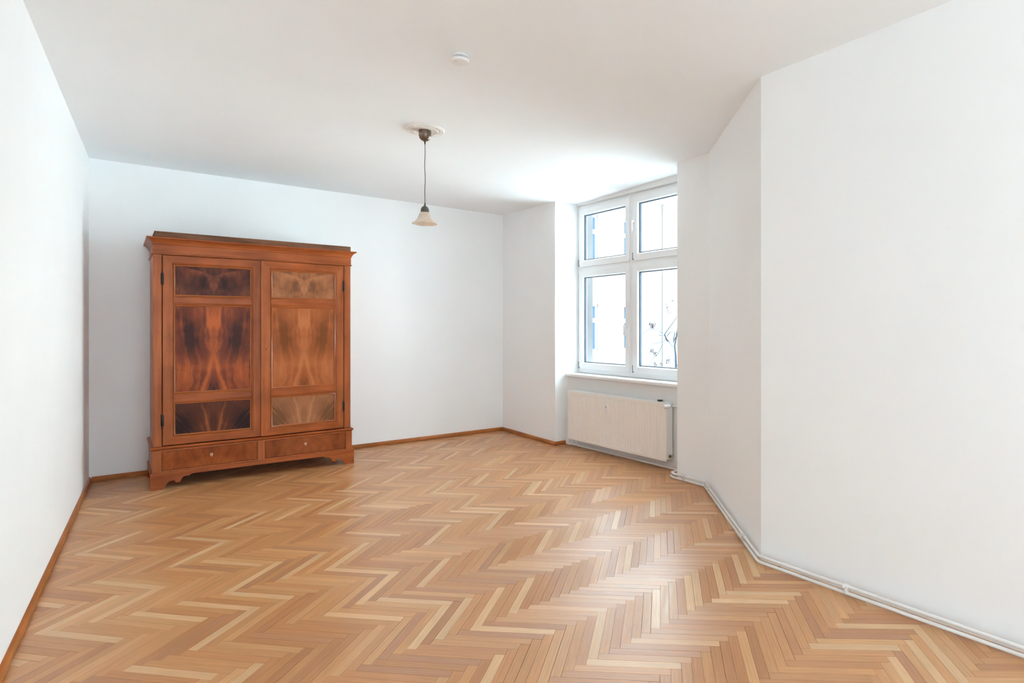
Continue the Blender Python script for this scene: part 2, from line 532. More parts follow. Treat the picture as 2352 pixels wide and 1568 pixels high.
SY, CY = math.sin(YAW), math.cos(YAW)
def project(x, y, z=0):
    d = x * SY + y * CY
    return (CX + F_PX * (x * CY - y * SY) / d, HY + F_PX * (EYE - z) / d, d)
def screen_area(p):
    q = []
    for x, y in p:
        if x * SY + y * CY < .5: return 0
        q.append(project(x, y)[:2])
    # clip to the frame
    for ax, ay, c in ((1, 0, 0), (-1, 0, 2352), (0, 1, 0), (0, -1, 1568)):
        inp, q = q, []
        for k in range(len(inp)):
            s, t = inp[k], inp[(k + 1) % len(inp)]
            fs, ft = ax * s[0] + ay * s[1] + c, ax * t[0] + ay * t[1] + c
            if fs >= 0: q.append(s)
            if (fs >= 0) != (ft >= 0):
                r = fs / (fs - ft); q.append((s[0] + r * (t[0] - s[0]), s[1] + r * (t[1] - s[1])))
        if len(q) < 3: return 0
    return area(q)

def plank_tone(rng):
    r = rng.random()
    base = Vector((.60, .292, .115))
    if r < .05:   c = Vector((.72, .44, .225))
    elif r < .22: c = Vector((.645, .34, .145))
    elif r < .50: c = Vector((.55, .250, .095))
    elif r < .60: c = Vector((.50, .222, .088))
    else:         c = base
    return c * (.93 + .14 * rng.random())

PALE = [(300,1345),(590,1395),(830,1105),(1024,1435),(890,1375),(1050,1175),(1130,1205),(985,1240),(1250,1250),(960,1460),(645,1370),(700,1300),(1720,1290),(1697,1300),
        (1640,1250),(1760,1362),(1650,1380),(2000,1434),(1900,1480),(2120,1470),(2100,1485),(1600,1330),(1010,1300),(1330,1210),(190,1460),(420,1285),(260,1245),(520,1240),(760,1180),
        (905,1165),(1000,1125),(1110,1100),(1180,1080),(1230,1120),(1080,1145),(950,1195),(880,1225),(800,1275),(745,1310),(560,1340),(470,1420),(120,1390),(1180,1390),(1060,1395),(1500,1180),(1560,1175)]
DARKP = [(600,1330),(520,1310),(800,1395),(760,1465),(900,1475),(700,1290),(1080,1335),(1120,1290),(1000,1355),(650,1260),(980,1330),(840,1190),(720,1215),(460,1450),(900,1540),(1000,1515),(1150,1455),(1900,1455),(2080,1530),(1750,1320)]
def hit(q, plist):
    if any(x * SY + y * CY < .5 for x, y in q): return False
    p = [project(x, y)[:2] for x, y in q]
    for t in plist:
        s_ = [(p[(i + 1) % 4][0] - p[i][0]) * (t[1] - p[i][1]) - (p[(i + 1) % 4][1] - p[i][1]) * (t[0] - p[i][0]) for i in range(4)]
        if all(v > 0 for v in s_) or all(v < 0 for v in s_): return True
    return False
planks = []
rng = random.Random(11)
for r in range(-15, 9):
    for k in range(-42, 80):
        for d in (0, 1):
            # origin = lower left corner of an A plank / lower right corner of the B plank beside it
            ou, ov = k * Q + .0, r * QV
            gap = .0003 + (.0005 * rng.random() if rng.random() < .7 else .0011 * rng.random())
            tone = plank_tone(rng); dz = rng.uniform(-.0004, .0001); su, sv = rng.uniform(0, 50), rng.uniform(0, 50)
            sliver = rng.random()
            if d == 0:
                a, b_, s0, t0 = (SQ, -SQ), (SQ, SQ), 0, 0
            else:
                a, b_, s0, t0 = (SQ, SQ), (-SQ, SQ), 0, 0
            def pt(s, t):
                return warp(ou + a[0] * s + b_[0] * t, ov + a[1] * s + b_[1] * t)
            quad = [pt(gap, gap), pt(L - gap, gap), pt(L - gap, W - gap), pt(gap, W - gap)]
            if min(p[1] for p in quad) > 8.1 or max(p[1] for p in quad) < Y_REAR or min(p[0] for p in quad) > 4.8 or max(p[0] for p in quad) < -.8:
                continue
            poly = clip_room(quad)
            if not poly or area(poly) < 2e-4: continue
            sa = screen_area(poly)
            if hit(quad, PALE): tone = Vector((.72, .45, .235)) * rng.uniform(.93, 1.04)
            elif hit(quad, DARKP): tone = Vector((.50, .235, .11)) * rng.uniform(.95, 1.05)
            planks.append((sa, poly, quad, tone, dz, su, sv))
planks.sort(key=lambda t: -t[0])

def plank_geo(items):
    verts, faces, tones, uvs = [], [], [], []
    for sa, poly, quad, tone, dz, su, sv in items:
        if sum(poly[i][0] * poly[(i + 1) % len(poly)][1] - poly[(i + 1) % len(poly)][0] * poly[i][1] for i in range(len(poly))) < 0:
            poly = poly[::-1]
        o = Vector(quad[0]); ax = (Vector(quad[1]) - o).normalized(); ay = Vector((-ax.y, ax.x))
        n = len(poly); b0 = len(verts)
        verts += [(x, y, dz) for x, y in poly] + [(x, y, -.02) for x, y in poly]
        fl = [list(range(b0, b0 + n))]
        for i in range(n):
            j = (i + 1) % n
            fl.append([b0 + i, b0 + n + i, b0 + n + j, b0 + j])
        fl.append([b0 + 2 * n - 1 - i for i in range(n)])
        for f in fl:
            faces.append(f); tones.append(tone)
            for vi in f:
                q = Vector(verts[vi][:2]) - o
                uvs.append((q.dot(ax) + su, q.dot(ay) + sv))
    me = bpy.data.meshes.new('plank')
    me.from_pydata(verts, [], faces)
    at = me.attributes.new('tone', 'FLOAT_COLOR', 'FACE')
    for i, t in enumerate(tones): at.data[i].color = (*t, 1)
    uv = me.uv_layers.new(name='grain')
    for i, c in enumerate(uvs): uv.data[i].uv = c
    me.materials.append(M_PLANK)
    me.update()
    return me
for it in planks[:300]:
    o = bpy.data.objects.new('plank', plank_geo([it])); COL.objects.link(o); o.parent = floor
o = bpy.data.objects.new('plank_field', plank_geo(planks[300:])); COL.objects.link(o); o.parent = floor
o['kind'] = 'stuff'

# ------------------------------------------------------------------ skirting
SK = [(0, .004), (.019, .004), (.020, .030), (.014, .046), (.004, .052), (0, .052)]
def skirting(name, pts, inside):
    """profile swept along pts with mitred corners; inside = +1 if the room lies left of the path"""
    bm = BM()
    P = [Vector(p) for p in pts]
    rows = []
    for i, p in enumerate(P):
        ns = []
        if i > 0:
            d = (p - P[i - 1]).normalized(); ns.append(Vector((-d.y, d.x)) * inside)
        if i < len(P) - 1:
            d = (P[i + 1] - p).normalized(); ns.append(Vector((-d.y, d.x)) * inside)
        if len(ns) == 2:
            m_ = (ns[0] + ns[1]).normalized(); m_ = m_ / m_.dot(ns[0])
        else: m_ = ns[0]
        rows.append([bm.verts.new((p.x + m_.x * o_, p.y + m_.y * o_, z)) for o_, z in SK])
    n = len(SK)
    for a, b_ in zip(rows, rows[1:]):
        for i in range(n):
            j = (i + 1) % n
            bm.faces.new((a[i], a[j], b_[j], b_[i]))
    bm.faces.new(rows[0]); bm.faces.new(rows[-1][::-1])
    return struct(name, bm, M_SKIRT)
skirting('baseboard_left', [LR, (BL[0] + .0, BL[1] - .0005)], -1)
skirting('baseboard_back', [(BL[0] + .021, BL[1] + .0), (BR[0] - .021, BR[1] - .0)], -1)
skirting('baseboard_window', [(BR[0] - .001, BR[1] - .001), A, (4.612, 6.524)], -1)

# ------------------------------------------------------------------ window niche frame of reference
ES = Vector((E_, -1, 0)).normalized(); EN = Vector((1, E_, 0)).normalized(); A0 = Vector((4.65, 6.524, 0))
NM = Matrix(((ES.x, EN.x, 0, A0.x), (ES.y, EN.y, 0, A0.y), (0, 0, 1, 0), (0, 0, 0, 1)))   # (s, t, z) -> world
def nbox(bm, s0, s1, t0, t1, z0, z1, bevel=0):
    add_box(bm, s0, s1, t0, t1, z0, z1, bevel, NM)
def np_(s, t, z): return NM @ Vector((s, t, z))

WID = 6.524 - P0[1]
bm = BM(); nbox(bm, .002, WID - .004, -.042, .178, .906, .942, .006)
sill = struct('trim_1', bm, M_SILL, smooth=40)
sill['label'] = 'white window sill board above the radiator'

win = empty('window_1', np_(WID / 2, .21, .96)); win['kind'] = 'structure'
win['label'] = 'white plastic casement window in the niche'
T0, T1 = .18, .25
units = ((.005, 1.070), (1.072, WID - .006))
zb, zt, zm = .944, 3.181, 2.335
for ui, (a, b_) in enumerate(units):
    bm = BM()
    nbox(bm, a, a + .05, T0, T1, zb, zt, .003); nbox(bm, b_ - .05, b_, T0, T1, zb, zt, .003)
    nbox(bm, a + .0505, b_ - .0505, T0, T1, zb, zb + .06, .003); nbox(bm, a + .0505, b_ - .0505, T0, T1, zt - .05, zt, .003)
    nbox(bm, a + .0505, b_ - .0505, T0, T1, zm - .035, zm + .035, .003)
    obj('frame', bm, M_PVC, win)
    for wi, (z0, z1) in enumerate(((zb + .05, zm - .025), (zm + .025, zt - .04))):
        s0, s1 = a + .028, b_ - .028
        ft0, ft1 = T0 - .016, T1 - .006
        w_ = .078
        bm = BM()
        nbox(bm, s0, s0 + w_, ft0, ft1, z0, z1, .004); nbox(bm, s1 - w_, s1, ft0, ft1, z0, z1, .004)
        nbox(bm, s0 + w_ - .001, s1 - w_ + .001, ft0, ft1, z0, z0 + w_, .004); nbox(bm, s0 + w_ - .001, s1 - w_ + .001, ft0, ft1, z1 - w_, z1, .004)
        # sloped glazing beads
        g0, g1, h0, h1 = s0 + w_, s1 - w_, z0 + w_, z1 - w_
        for q in (((g0, h0), (g0, h1), 1, 0), ((g1, h1), (g1, h0), -1, 0), ((g1, h0), (g0, h0), 0, 1), ((g0, h1), (g1, h1), 0, -1)):
            (sa_, za_), (sb_, zb_), ds, dz_ = q
            prof = [(0, ft0 + .004), (0, ft0 + .034), (.014, ft0 + .034), (.012, ft0 + .022)]
            ra = [bm.verts.new(np_(sa_ + ds * o_, t_, za_ + dz_ * o_)) for o_, t_ in prof]
            rb = [bm.verts.new(np_(sb_ + ds * o_, t_, zb_ + dz_ * o_)) for o_, t_ in prof]
            for i in range(4):
                j = (i + 1) % 4
                bm.faces.new((ra[i], ra[j], rb[j], rb[i]))
            bm.faces.new(ra[::-1]); bm.faces.new(rb)
        sash = obj('sash', bm, M_PVC, win)
        k0, k1, m0, m1 = g0 + .0145, g1 - .0145, h0 + .0145, h1 - .0145
        bm = BM()
        gt = ft0 + .030
        nbox(bm, k0 - .003, k0 + .010, gt - .004, gt + .024, m0 - .003, m1 + .003); nbox(bm, k1 - .010, k1 + .003, gt - .004, gt + .024, m0 - .003, m1 + .003)
        nbox(bm, k0, k1, gt - .004, gt + .024, m0 - .003, m0 + .006); nbox(bm, k0, k1, gt - .004, gt + .024, m1 - .006, m1 + .003)
        obj('gasket', bm, M_GASKET, sash)
        bm = BM(); nbox(bm, k0 + .002, k1 - .002, gt + .008, gt + .012, m0 + .002, m1 - .002)
        obj('pane', bm, M_GLASS, sash)
        # handle on the meeting stile
        hs = (s1 - .045) if ui == 0 else (s0 + .030)
        if (ui == 0 and wi == 0) or (ui == 1 and wi == 1):
            hz = 1.57 if wi == 0 else 2.83
            bm = BM()
            nbox(bm, hs - .014, hs + .014, ft0 - .012, ft0 - .0005, hz - .035, hz + .035, .003)
            add_tube(bm, [np_(hs, ft0 - .011, hz), np_(hs, ft0 - .044, hz)], .0105, 14)
            nbox(bm, hs - .011, hs + .011, ft0 - .052, ft0 - .038, hz - .115, hz + .014, .004)
            obj('handle', bm, M_PLASTIC, sash, smooth=40)
        # hinges
        for hz in (z0 + .03, z1 - .10):
            bm = BM(); hx = s0 - .006 if True else s1
            pr = [np_(hx, ft0 + .004, hz), np_(hx, ft0 + .004, hz + .07)]
            add_tube(bm, pr, .007 if hz < z1 - .2 else .005, 10)
            if hz < z1 - .2: nbox(bm, hx - .004, hx + .026, ft0 - .004, ft0 + .012, hz - .020, hz - .004, .002)
            obj('hinge', bm, M_HINGE if hz < z1 - .2 else M_PLASTIC, sash, smooth=40)

# unseen glazed doors behind the camera, added for fill daylight
gd = empty('added_door_1', (1.42, Y_REAR - .2, .12)); gd['kind'] = 'structure'
for i in range(2):
    a = .305 + i * 1.122; b_ = a + 1.116
    bm = BM()
    for q in ((a, a + .07, .125, 3.095), (b_ - .07, b_, .125, 3.095), (a + .07, b_ - .07, .125, .20), (a + .07, b_ - .07, 3.02, 3.095)):
        add_box(bm, q[0], q[1], Y_REAR - .25, Y_REAR - .18, q[2], q[3], .003)
    obj('frame', bm, M_PVC, gd)
    bm = BM(); add_box(bm, a + .07, b_ - .07, Y_REAR - .217, Y_REAR - .213, .20, 3.02); obj('pane', bm, M_GLASS, gd)

# ------------------------------------------------------------------ radiator
rad = empty('radiator', np_(1.03, -.07, .10), 'cream ribbed panel radiator hanging below the window sill', 'radiator')
rs0, rs1, rz0, rz1 = .155, 1.935, .105, .737
tf, tb = -.120, -.022
bm = BM()
# fluted front plate
pitch = .0333; n = int((rs1 - rs0 - .05) / pitch)
prof = [(rs0, tf + .004), (rs0 + .012, tf)]
s = rs0 + .022
pts = [(rs0 + .004, tf + .003)]
x = rs0 + .02
for i in range(n):
    xx = rs0 + .025 + i * pitch
    pts += [(xx, tf), (xx + .0165, tf), (xx + .0225, tf + .005), (xx + .0275, tf + .005)]
pts.append((rs1 - .012, tf)); pts.append((rs1 - .002, tf + .003))
zs = [rz0 + .035, rz1 - .045]
rows = [[bm.verts.new(np_(s_, t_, z)) for s_, t_ in pts] for z in zs]
for i in range(len(pts) - 1):
    bm.faces.new((rows[0][i], rows[0][i + 1], rows[1][i + 1], rows[1][i]))
nbox(bm, rs0, rs1, tf - .001, tf + .010, rz0, rz0 + .036, .003)
nbox(bm, rs0, rs1, tf - .001, tf + .010, rz1 - .046, rz1 - .010, .003)
nbox(bm, rs0 + .002, rs1 - .002, tf + .006, tf + .012, rz0 + .01, rz1 - .02)
obj('front_panel', bm, M_RAD, rad)
bm = BM()
nbox(bm, rs0 + .01, rs1 - .01, tb - .012, tb, rz0 + .01, rz1 - .02, .003)
obj('rear_panel', bm, M_RADW, rad)
bm = BM()   # convector fins seen from below / above
for i in range(60):
    s_ = rs0 + .03 + i * .029
    nbox(bm, s_, s_ + .003, tf + .013, tb - .013, rz0 + .04, rz1 - .04)
o = obj('fins', bm, M_RADW, rad); o['kind'] = 'stuff'
bm = BM()   # top cover with slots
nbox(bm, rs0, rs1, tf, tf + .012, rz1 - .010, rz1, .003); nbox(bm, rs0, rs1, tb - .010, tb + .002, rz1 - .010, rz1, .003)
for i in range(74):
    s_ = rs0 + .006 + i * .024
    nbox(bm, s_, s_ + .009, tf + .010, tb - .008, rz1 - .006, rz1 - .001)
obj('top_grille', bm, M_RADW, rad)
for s_ in (rs0, rs1 - .004):
    bm = BM(); nbox(bm, s_ - .001, s_ + .005, tf + .004, tb, rz0 + .02, rz1 - .004, .002)
    obj('side_cover', bm, M_RADW, rad)
# plugs low on both ends
for s_, m_ in ((rs0 - .014, M_BLACK), (rs1 + .001, M_BRASS)):
    bm = BM()
    pr = [np_(s_, -.065, .155), np_(s_ + .013, -.065, .155)]
    add_tube(bm, pr, .017, 14); obj('plug', bm, m_, rad, smooth=40)
# thermostat valve at the top right corner
bm = BM()
add_tube(bm, [np_(rs1 + .002, -.07, .705), np_(rs1 + .045, -.07, .705)], .012, 14)
add_tube(bm, [np_(rs1 + .030, -.095, .705), np_(rs1 + .030, -.045, .705)], .013, 14)
valve = obj('valve', bm, M_NICKEL, rad, smooth=40)
bm = BM()
add_tube(bm, [np_(rs1 + .030, -.096, .705), np_(rs1 + .030, -.110, .705), np_(rs1 + .028, -.112, .705), np_(rs1 + .024, -.165, .702), np_(rs1 + .023, -.178, .702)],
         [.020, .024, .024, .022, .015], 20)
obj('thermostat_head', bm, M_PLASTIC, valve, smooth=40)
# wall bracket behind the left end, seen below the panel
bm = BM(); nbox(bm, 1.80, 1.82, -.020, -.001, .09, .70, .002)
obj('wall_bracket', bm, M_RADW, rad)
bm = BM(); nbox(bm, .215, .235, -.020, -.001, .02, .70, .002); obj('wall_bracket', bm, M_RADW, rad)

bm = BM()
nbox(bm, .948, .990, tf - .026, tf - .0015, .525, .635, .004)
dev = obj('heat_meter', bm, M_PLASTIC, None, smooth=40, origin=np_(.969, tf - .012, .525))
tag(dev, 'small white heat cost meter clipped on the radiator front', 'meter')
bm = BM(); nbox(bm, .955, .972, tf - .0275, tf - .0262, .594, .604); obj('display', bm, M_BLACK, dev)

bm = BM()
add_lathe(bm, [(.010, 0), (.026, .004), (.034, .012), (.032, .016), (0, .017)], np_(1.785, -.060, rz1 + .001), 28)
cap = obj('cap', bm, M_BLACK, None, smooth=50, origin=np_(1.785, -.060, rz1 + .001))
tag(cap, 'round black cap lying on top of the radiator', 'cap')

# ------------------------------------------------------------------ heating pipes along wall, pier and niche
ZU, ZL, PR = .057, .0205, .0102
off = .042
e0 = (4.398, 4.300); e1 = (4.394, 3.885); e2 = (3.245, 2.405)
rear = (3.322, Y_REAR + .02)
pipes = empty('heating_pipes', (4.40, 3.9, 0), 'pair of white heating pipes running low along the right wall and pier', 'pipes')
nb = P0[1] + .045
def in_niche(t): return (np_(WID - .045, t, 0).x, nb)
x_in = in_niche(-.03)[0]
jx, jy = (e0[0] + x_in) / 2 + .02, nb                     # the pipes pass from the pier run into the niche run here
bm = BM()
add_tube(bm, fillet([(rear[0], rear[1], ZU), (e2[0], e2[1], ZU), (e1[0], e1[1], ZU), (e0[0], e0[1], ZU), (e0[0] + .03, e0[1] + .07, ZU), (jx, jy, ZU)], .022, 5), PR, 14)
obj('upper_pipe', bm, M_PIPE, pipes, smooth=60)
bm = BM()
add_tube(bm, fillet([(rear[0] - .004, rear[1], ZL), (e2[0] - .004, e2[1], ZL), (e1[0] - .004, e1[1], ZL), (e0[0] - .006, e0[1], ZL), (e0[0] + .022, e0[1] + .082, ZL), (jx, jy, ZL)], .03, 6), PR, 14)
obj('lower_pipe', bm, M_PIPE, pipes, smooth=60)
bm = BM()
add_tube(bm, fillet([(jx + .001, jy, ZU), (x_in, nb, ZU), (x_in, nb, .705), tuple(np_(rs1 + .045, -.07, .705))], .022, 5), PR, 14)
obj('supply_pipe', bm, M_PIPE, rad, smooth=60)
bm = BM()
add_tube(bm, fillet([(jx + .001, jy, ZL), (x_in - .03, nb + .012, ZL), tuple(np_(WID - .10, -.052, ZL + .008)), tuple(np_(.13, -.052, ZL + .008)), tuple(np_(.10, -.06, ZL + .02)), tuple(np_(.13, -.065, .155))], .03, 6), PR, 14)
obj('return_pipe', bm, M_PIPE, rad, smooth=60)
# elbow box at the left end of the niche pipe
bm = BM(); nbox(bm, .010, .125, -.045, -.002, .002, .085, .012); obj('pipe_cover', bm, M_PIPE, rad, smooth=40)
# clips
def clip(x, y, dx, dy, up=True):
    d = Vector((dx, dy, 0)).normalized(); nrm = Vector((-d.y, d.x, 0))
    bm = BM()
    c = Vector((x, y, 0))
    for z in (ZU, ZL):
        add_tube(bm, [c + d * -.008 + Vector((0, 0, z)), c + d * .008 + Vector((0, 0, z))], PR + .0035, 14)
    a = c + Vector((0, 0, ZU + .003))
    M_ = Matrix.Translation(c) @ Matrix(((d.x, nrm.x, 0, 0), (d.y, nrm.y, 0, 0), (0, 0, 1, 0), (0, 0, 0, 1)))
    add_box(bm, -.007, .007, -.050, -.010, ZU + .004, ZU + .022, .002, M_)
    add_box(bm, -.006, .006, -.020, -.004, ZL, ZU, .001, M_)
    return obj('pipe_clip', bm, M_MIXG, pipes, smooth=40)
dr = (e2[0] - rear[0], e2[1] - rear[1])
for t in (.105, .345, .72):
    clip(e2[0] + (rear[0] - e2[0]) * t, e2[1] + (rear[1] - e2[1]) * t, -dr[0], -dr[1])
dd = (e1[0] - e2[0], e1[1] - e2[1])
for t in (.19, .88, .96):
    clip(e2[0] + dd[0] * t, e2[1] + dd[1] * t, -dd[0], -dd[1])
clip(e1[0], e1[1] + .27, 0, -1)

# ------------------------------------------------------------------ pendant lamp, rosette, smoke detector
LP = Vector((2.043, 4.970, ceil_z(2.043, 4.97)))
bm = BM()
def ros_wave(t, r, z): return 0
seg = 96
prof = [(.162, 0), (.164, -.006), (.160, -.012), (.150, -.016), (.141, -.012), (.118, -.010), (.110, -.016), (.102, -.018), (.092, -.012), (.060, -.010), (0, -.010)]
add_lathe(bm, prof, LP + Vector((0, 0, -.0005)), seg)
for i in range(48):     # egg and leaf ring
    t = 2 * math.pi * i / 48
    M_ = Matrix.Translation(LP + Vector((math.cos(t) * .131, math.sin(t) * .131, -.0135))) @ Matrix.Rotation(t, 4, 'Z')
    r = bmesh.ops.create_icosphere(bm, subdivisions=1, radius=1, matrix=M_ @ Matrix.Diagonal((.011, .0052, .0055, 1)))
ros = obj('ceiling_rosette', bm, M_PLASTER, None, smooth=50, origin=LP)
tag(ros, 'round white plaster ceiling rosette around the pendant lamp canopy', 'rosette')

lamp = empty('pendant_lamp', LP + Vector((0, 0, -.02)), 'pendant lamp with bell-shaped alabaster glass shade on a long cord', 'lamp')
bm = BM()
add_lathe(bm, [(.052, -.011), (.0535, -.016), (.0525, -.030), (.051, -.055), (.044, -.078), (.028, -.094), (.010, -.101), (.0095, -.103), (0, -.103)], LP, 40)
obj('canopy', bm, M_BRONZE, lamp, smooth=50)
bm = BM(); add_lathe(bm, [(.0085, -.100), (.0075, -.106), (.0035, -.130), (0, -.130)], LP, 20); obj('cord_grip', bm, M_BLACK, lamp, smooth=50)
ZC = 2.592
bm = BM()
path = []
for i in range(25):
    z = LP.z - .118 + (ZC + .02 - LP.z + .118) * i / 24
    w_ = .0022 * math.sin(i * .55) * math.sin(math.pi * i / 24)
    path.append((LP.x + w_, LP.y - w_ * .8, z))
add_tube(bm, path, .0031, 8); obj('cord', bm, M_CORD, lamp, smooth=60)
c = Vector((LP.x, LP.y, 0))
bm = BM()
add_lathe(bm, [(.0, ZC + .028), (.0045, ZC + .028), (.009, ZC + .002), (.010, ZC), (.021, ZC - .006), (.030, ZC - .018), (.0335, ZC - .028), (.0350, ZC - .030), (.0350, ZC - .034), (.0335, ZC - .036), (.036, ZC - .050), (.0365, ZC - .058), (.0, ZC - .058)], c, 36)
obj('cap', bm, mat('dark_patinated_cap', (.13, .125, .11), .35, .7)[0], lamp, smooth=45)
def scallop(t, r, z):
    k = max(0, (r - .06) / .047)
    return .014 * k * math.cos(6 * t + .6)
bm = BM()
outer = [(.033, ZC - .053), (.040, ZC - .058), (.0485, ZC - .070), (.054, ZC - .086), (.060, ZC - .104), (.069, ZC - .120), (.084, ZC - .136), (.100, ZC - .148), (.1065, ZC - .153)]
inner = [(r - .0035, z - .002) for r, z in reversed(outer)]
add_lathe(bm, outer + inner, c, 72, 'Z', scallop)
for v in bm.verts:
    r = math.hypot(v.co.x - c.x, v.co.y - c.y)
    if r > .08:
        v.co.z += .0018 * math.cos(6 * math.atan2(v.co.y - c.y, v.co.x - c.x) + .6) * (r - .08) / .026
obj('lamp_shade', bm, M_SHADE, lamp, smooth=60)
bm = BM(); add_lathe(bm, [(0, ZC - .058), (.013, ZC - .060), (.014, ZC - .085), (.024, ZC - .105), (.028, ZC - .122), (.022, ZC - .138), (0, ZC - .146)], c, 24)
obj('bulb', bm, M_PLASTIC, lamp, smooth=60)

DP = Vector((1.655, 3.475, ceil_z(1.655, 3.475)))
det = empty('smoke_detector', DP, 'round white smoke detector on the ceiling with a slotted rim', 'smoke detector')
bm = BM(); add_lathe(bm, [(.046, 0), (.046, -.011), (0, -.011)], DP + Vector((0, 0, -.0005)), 48); obj('base', bm, M_PLASTIC, det, smooth=40)
bm = BM()
add_lathe(bm, [(.050, -.010), (.0555, -.0105), (.0565, -.014), (.0535, -.0145), (.0535, -.029), (.0565, -.0295), (.0565, -.036), (.052, -.043), (.040, -.046), (0, -.047)], DP, 64)
obj('housing', bm, M_PLASTIC, det, smooth=40)
bm = BM()
for i in range(44):
    t = 2 * math.pi * i / 44
    M_ = Matrix.Translation(DP) @ Matrix.Rotation(t, 4, 'Z')
    add_box(bm, .053, .0562, -.0018, .0018, -.030, -.013, 0, M_)
obj('rim_bars', bm, M_PLASTIC, det)
bm = BM()
for i in range(44):
    t = 2 * math.pi * (i + .5) / 44
    M_ = Matrix.Translation(DP) @ Matrix.Rotation(t, 4, 'Z')
    add_box(bm, .0525, .0538, -.0018, .0018, -.028, -.016, 0, M_)
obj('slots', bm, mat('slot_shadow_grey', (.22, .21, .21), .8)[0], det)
bm = BM(); add_box(bm, DP.x - .038, DP.x - .024, DP.y - .010, DP.y - .005, DP.z - .0475, DP.z - .0455); obj('test_mark', bm, mat('pale_grey_print', (.6, .61, .6), .6)[0], det)

# ------------------------------------------------------------------ wardrobe
WX0, WX1, WF, WB = .270, 2.066, 7.165, 7.905
wd = empty('wardrobe', ((WX0 + WX1) / 2, (WF + WB) / 2, 0), 'tall antique walnut wardrobe with two panelled doors and two drawers', 'wardrobe')
WO = world_loc(wd)

def sweep3(bm, prof, x0, x1, yf, yb):
    """closed profile (outward offset, z) run round left side, front and right side"""
    rows = []
    for cx_, cy_, kx, ky in ((x0, yb, -1, 0), (x0, yf, -1, -1), (x1, yf, 1, -1), (x1, yb, 1, 0)):
        rows.append([bm.verts.new((cx_ + kx * o_, cy_ + ky * o_, z)) for o_, z in prof])
    n = len(prof)
    for a, b_ in zip(rows, rows[1:]):
        for i in range(n):
            j = (i + 1) % n
            bm.faces.new((a[i], a[j], b_[j], b_[i]))
    bm.faces.new(rows[0]); bm.faces.new(rows[-1][::-1])

# carcass: sides, back, shelf, floor
bm = BM()
add_box(bm, WX0 + .002, WX0 + .024, WF + .022, WB, .37, 2.26, .002); add_box(bm, WX1 - .024, WX1 - .002, WF + .022, WB, .37, 2.26, .002)
add_box(bm, WX0 + .024, WX1 - .024, WB - .016, WB, .37, 2.26); add_box(bm, WX0 + .024, WX1 - .024, WF + .03, WB - .016, .372, .392)
add_box(bm, WX0 + .024, WX1 - .024, WF + .03, WB - .016, 2.235, 2.255)
obj('body', bm, M_WOODV, wd)
for x0_, x1_ in ((WX0, .3365), (1.9945, WX1)):
    bm = BM(); add_box(bm, x0_, x1_, WF - .002, WF + .022, .409, 2.2505, .003)
    add_box(bm, x0_ + .008, x1_ - .010, WF - .004, WF, .409, 2.2505, .0015)
    obj('post', bm, M_WOODV, wd)
bm = BM()
sweep3(bm, [(-.03, 2.251), (.008, 2.251), (.012, 2.255), (.012, 2.262), (.004, 2.266), (.004, 2.345), (-.03, 2.345)], WX0, WX1, WF, WB)
add_box(bm, WX0 + .03, WX1 - .03, WF + .03, WB - .01, 2.325, 2.345)
obj('frieze', bm, M_WOODH, wd)
bm = BM()
sweep3(bm, [(-.03, 2.3455), (.006, 2.3455), (.010, 2.352), (.012, 2.362), (.020, 2.376), (.034, 2.392), (.046, 2.398), (.052, 2.402), (.052, 2.414), (-.03, 2.416)], WX0, WX1, WF, WB)
obj('cornice', bm, M_WOODH, wd)
bm = BM()
add_box(bm, WX0 + .008, WX1 - .004, WF - .022, WF, 2.4165, 2.470, .003)
add_box(bm, WX0 + .008, WX0 + .028, WF, WB, 2.4165, 2.470, .003); add_box(bm, WX1 - .024, WX1 - .004, WF, WB, 2.4165, 2.470, .003)
add_box(bm, WX0 + .028, WX1 - .024, WF, WB, 2.418, 2.434)
obj('crown_board', bm, M_WOODD, wd)
# plinth
bm = BM()
sweep3(bm, [(-.03, .374), (.006, .374), (.016, .378), (.024, .386), (.025, .397), (.018, .405), (-.03, .4085)], WX0, WX1, WF, WB)
obj('plinth_moulding', bm, M_WOODH, wd)
CXL, CXR, CF = WX0 - .010, WX1 + .012, WF - .012
DRW = ((.338, 1.134), (1.207, 2.006))
bm = BM()
add_box(bm, CXL, DRW[0][0] - .003, CF, CF + .03, .160, .3735, .002); add_box(bm, DRW[0][1] + .003, DRW[1][0] - .003, CF, CF + .03, .160, .3735, .002)
add_box(bm, DRW[1][1] + .003, CXR, CF, CF + .03, .160, .3735, .002)
add_box(bm, DRW[0][0] - .003, DRW[1][1] + .003, CF + .001, CF + .03, .358, .3735); add_box(bm, DRW[0][0] - .003, DRW[1][1] + .003, CF + .001, CF + .03, .160, .176)
add_box(bm, CXL + .001, CXL + .022, CF + .03, WB, .160, .3735); add_box(bm, CXR - .022, CXR - .001, CF + .03, WB, .160, .3735)
add_box(bm, CXL + .022, CXR - .022, CF + .031, WB, .128, .140); add_box(bm, CXL + .022, CXR - .022, CF + .32, WB, .172, .3735)
obj('drawer_case', bm, M_WOODV, wd)

def panel_mesh(x0, x1, z0, z1, yf, yb, name, m, parent, M_=None, bevel=.002):
    bm = BM()
    add_box(bm, x0, x1, yf, yb, z0, z1, bevel)
    uv = bm.loops.layers.uv.new('figure')
    mx = (x0 + x1) / 2
    for f in bm.faces:
        for l in f.loops:
            l[uv].uv = (l.vert.co.x - mx, l.vert.co.z)
    if M_ is not None: bmesh.ops.transform(bm, matrix=M_, verts=bm.verts[:])
    return obj(name, bm, m, parent)

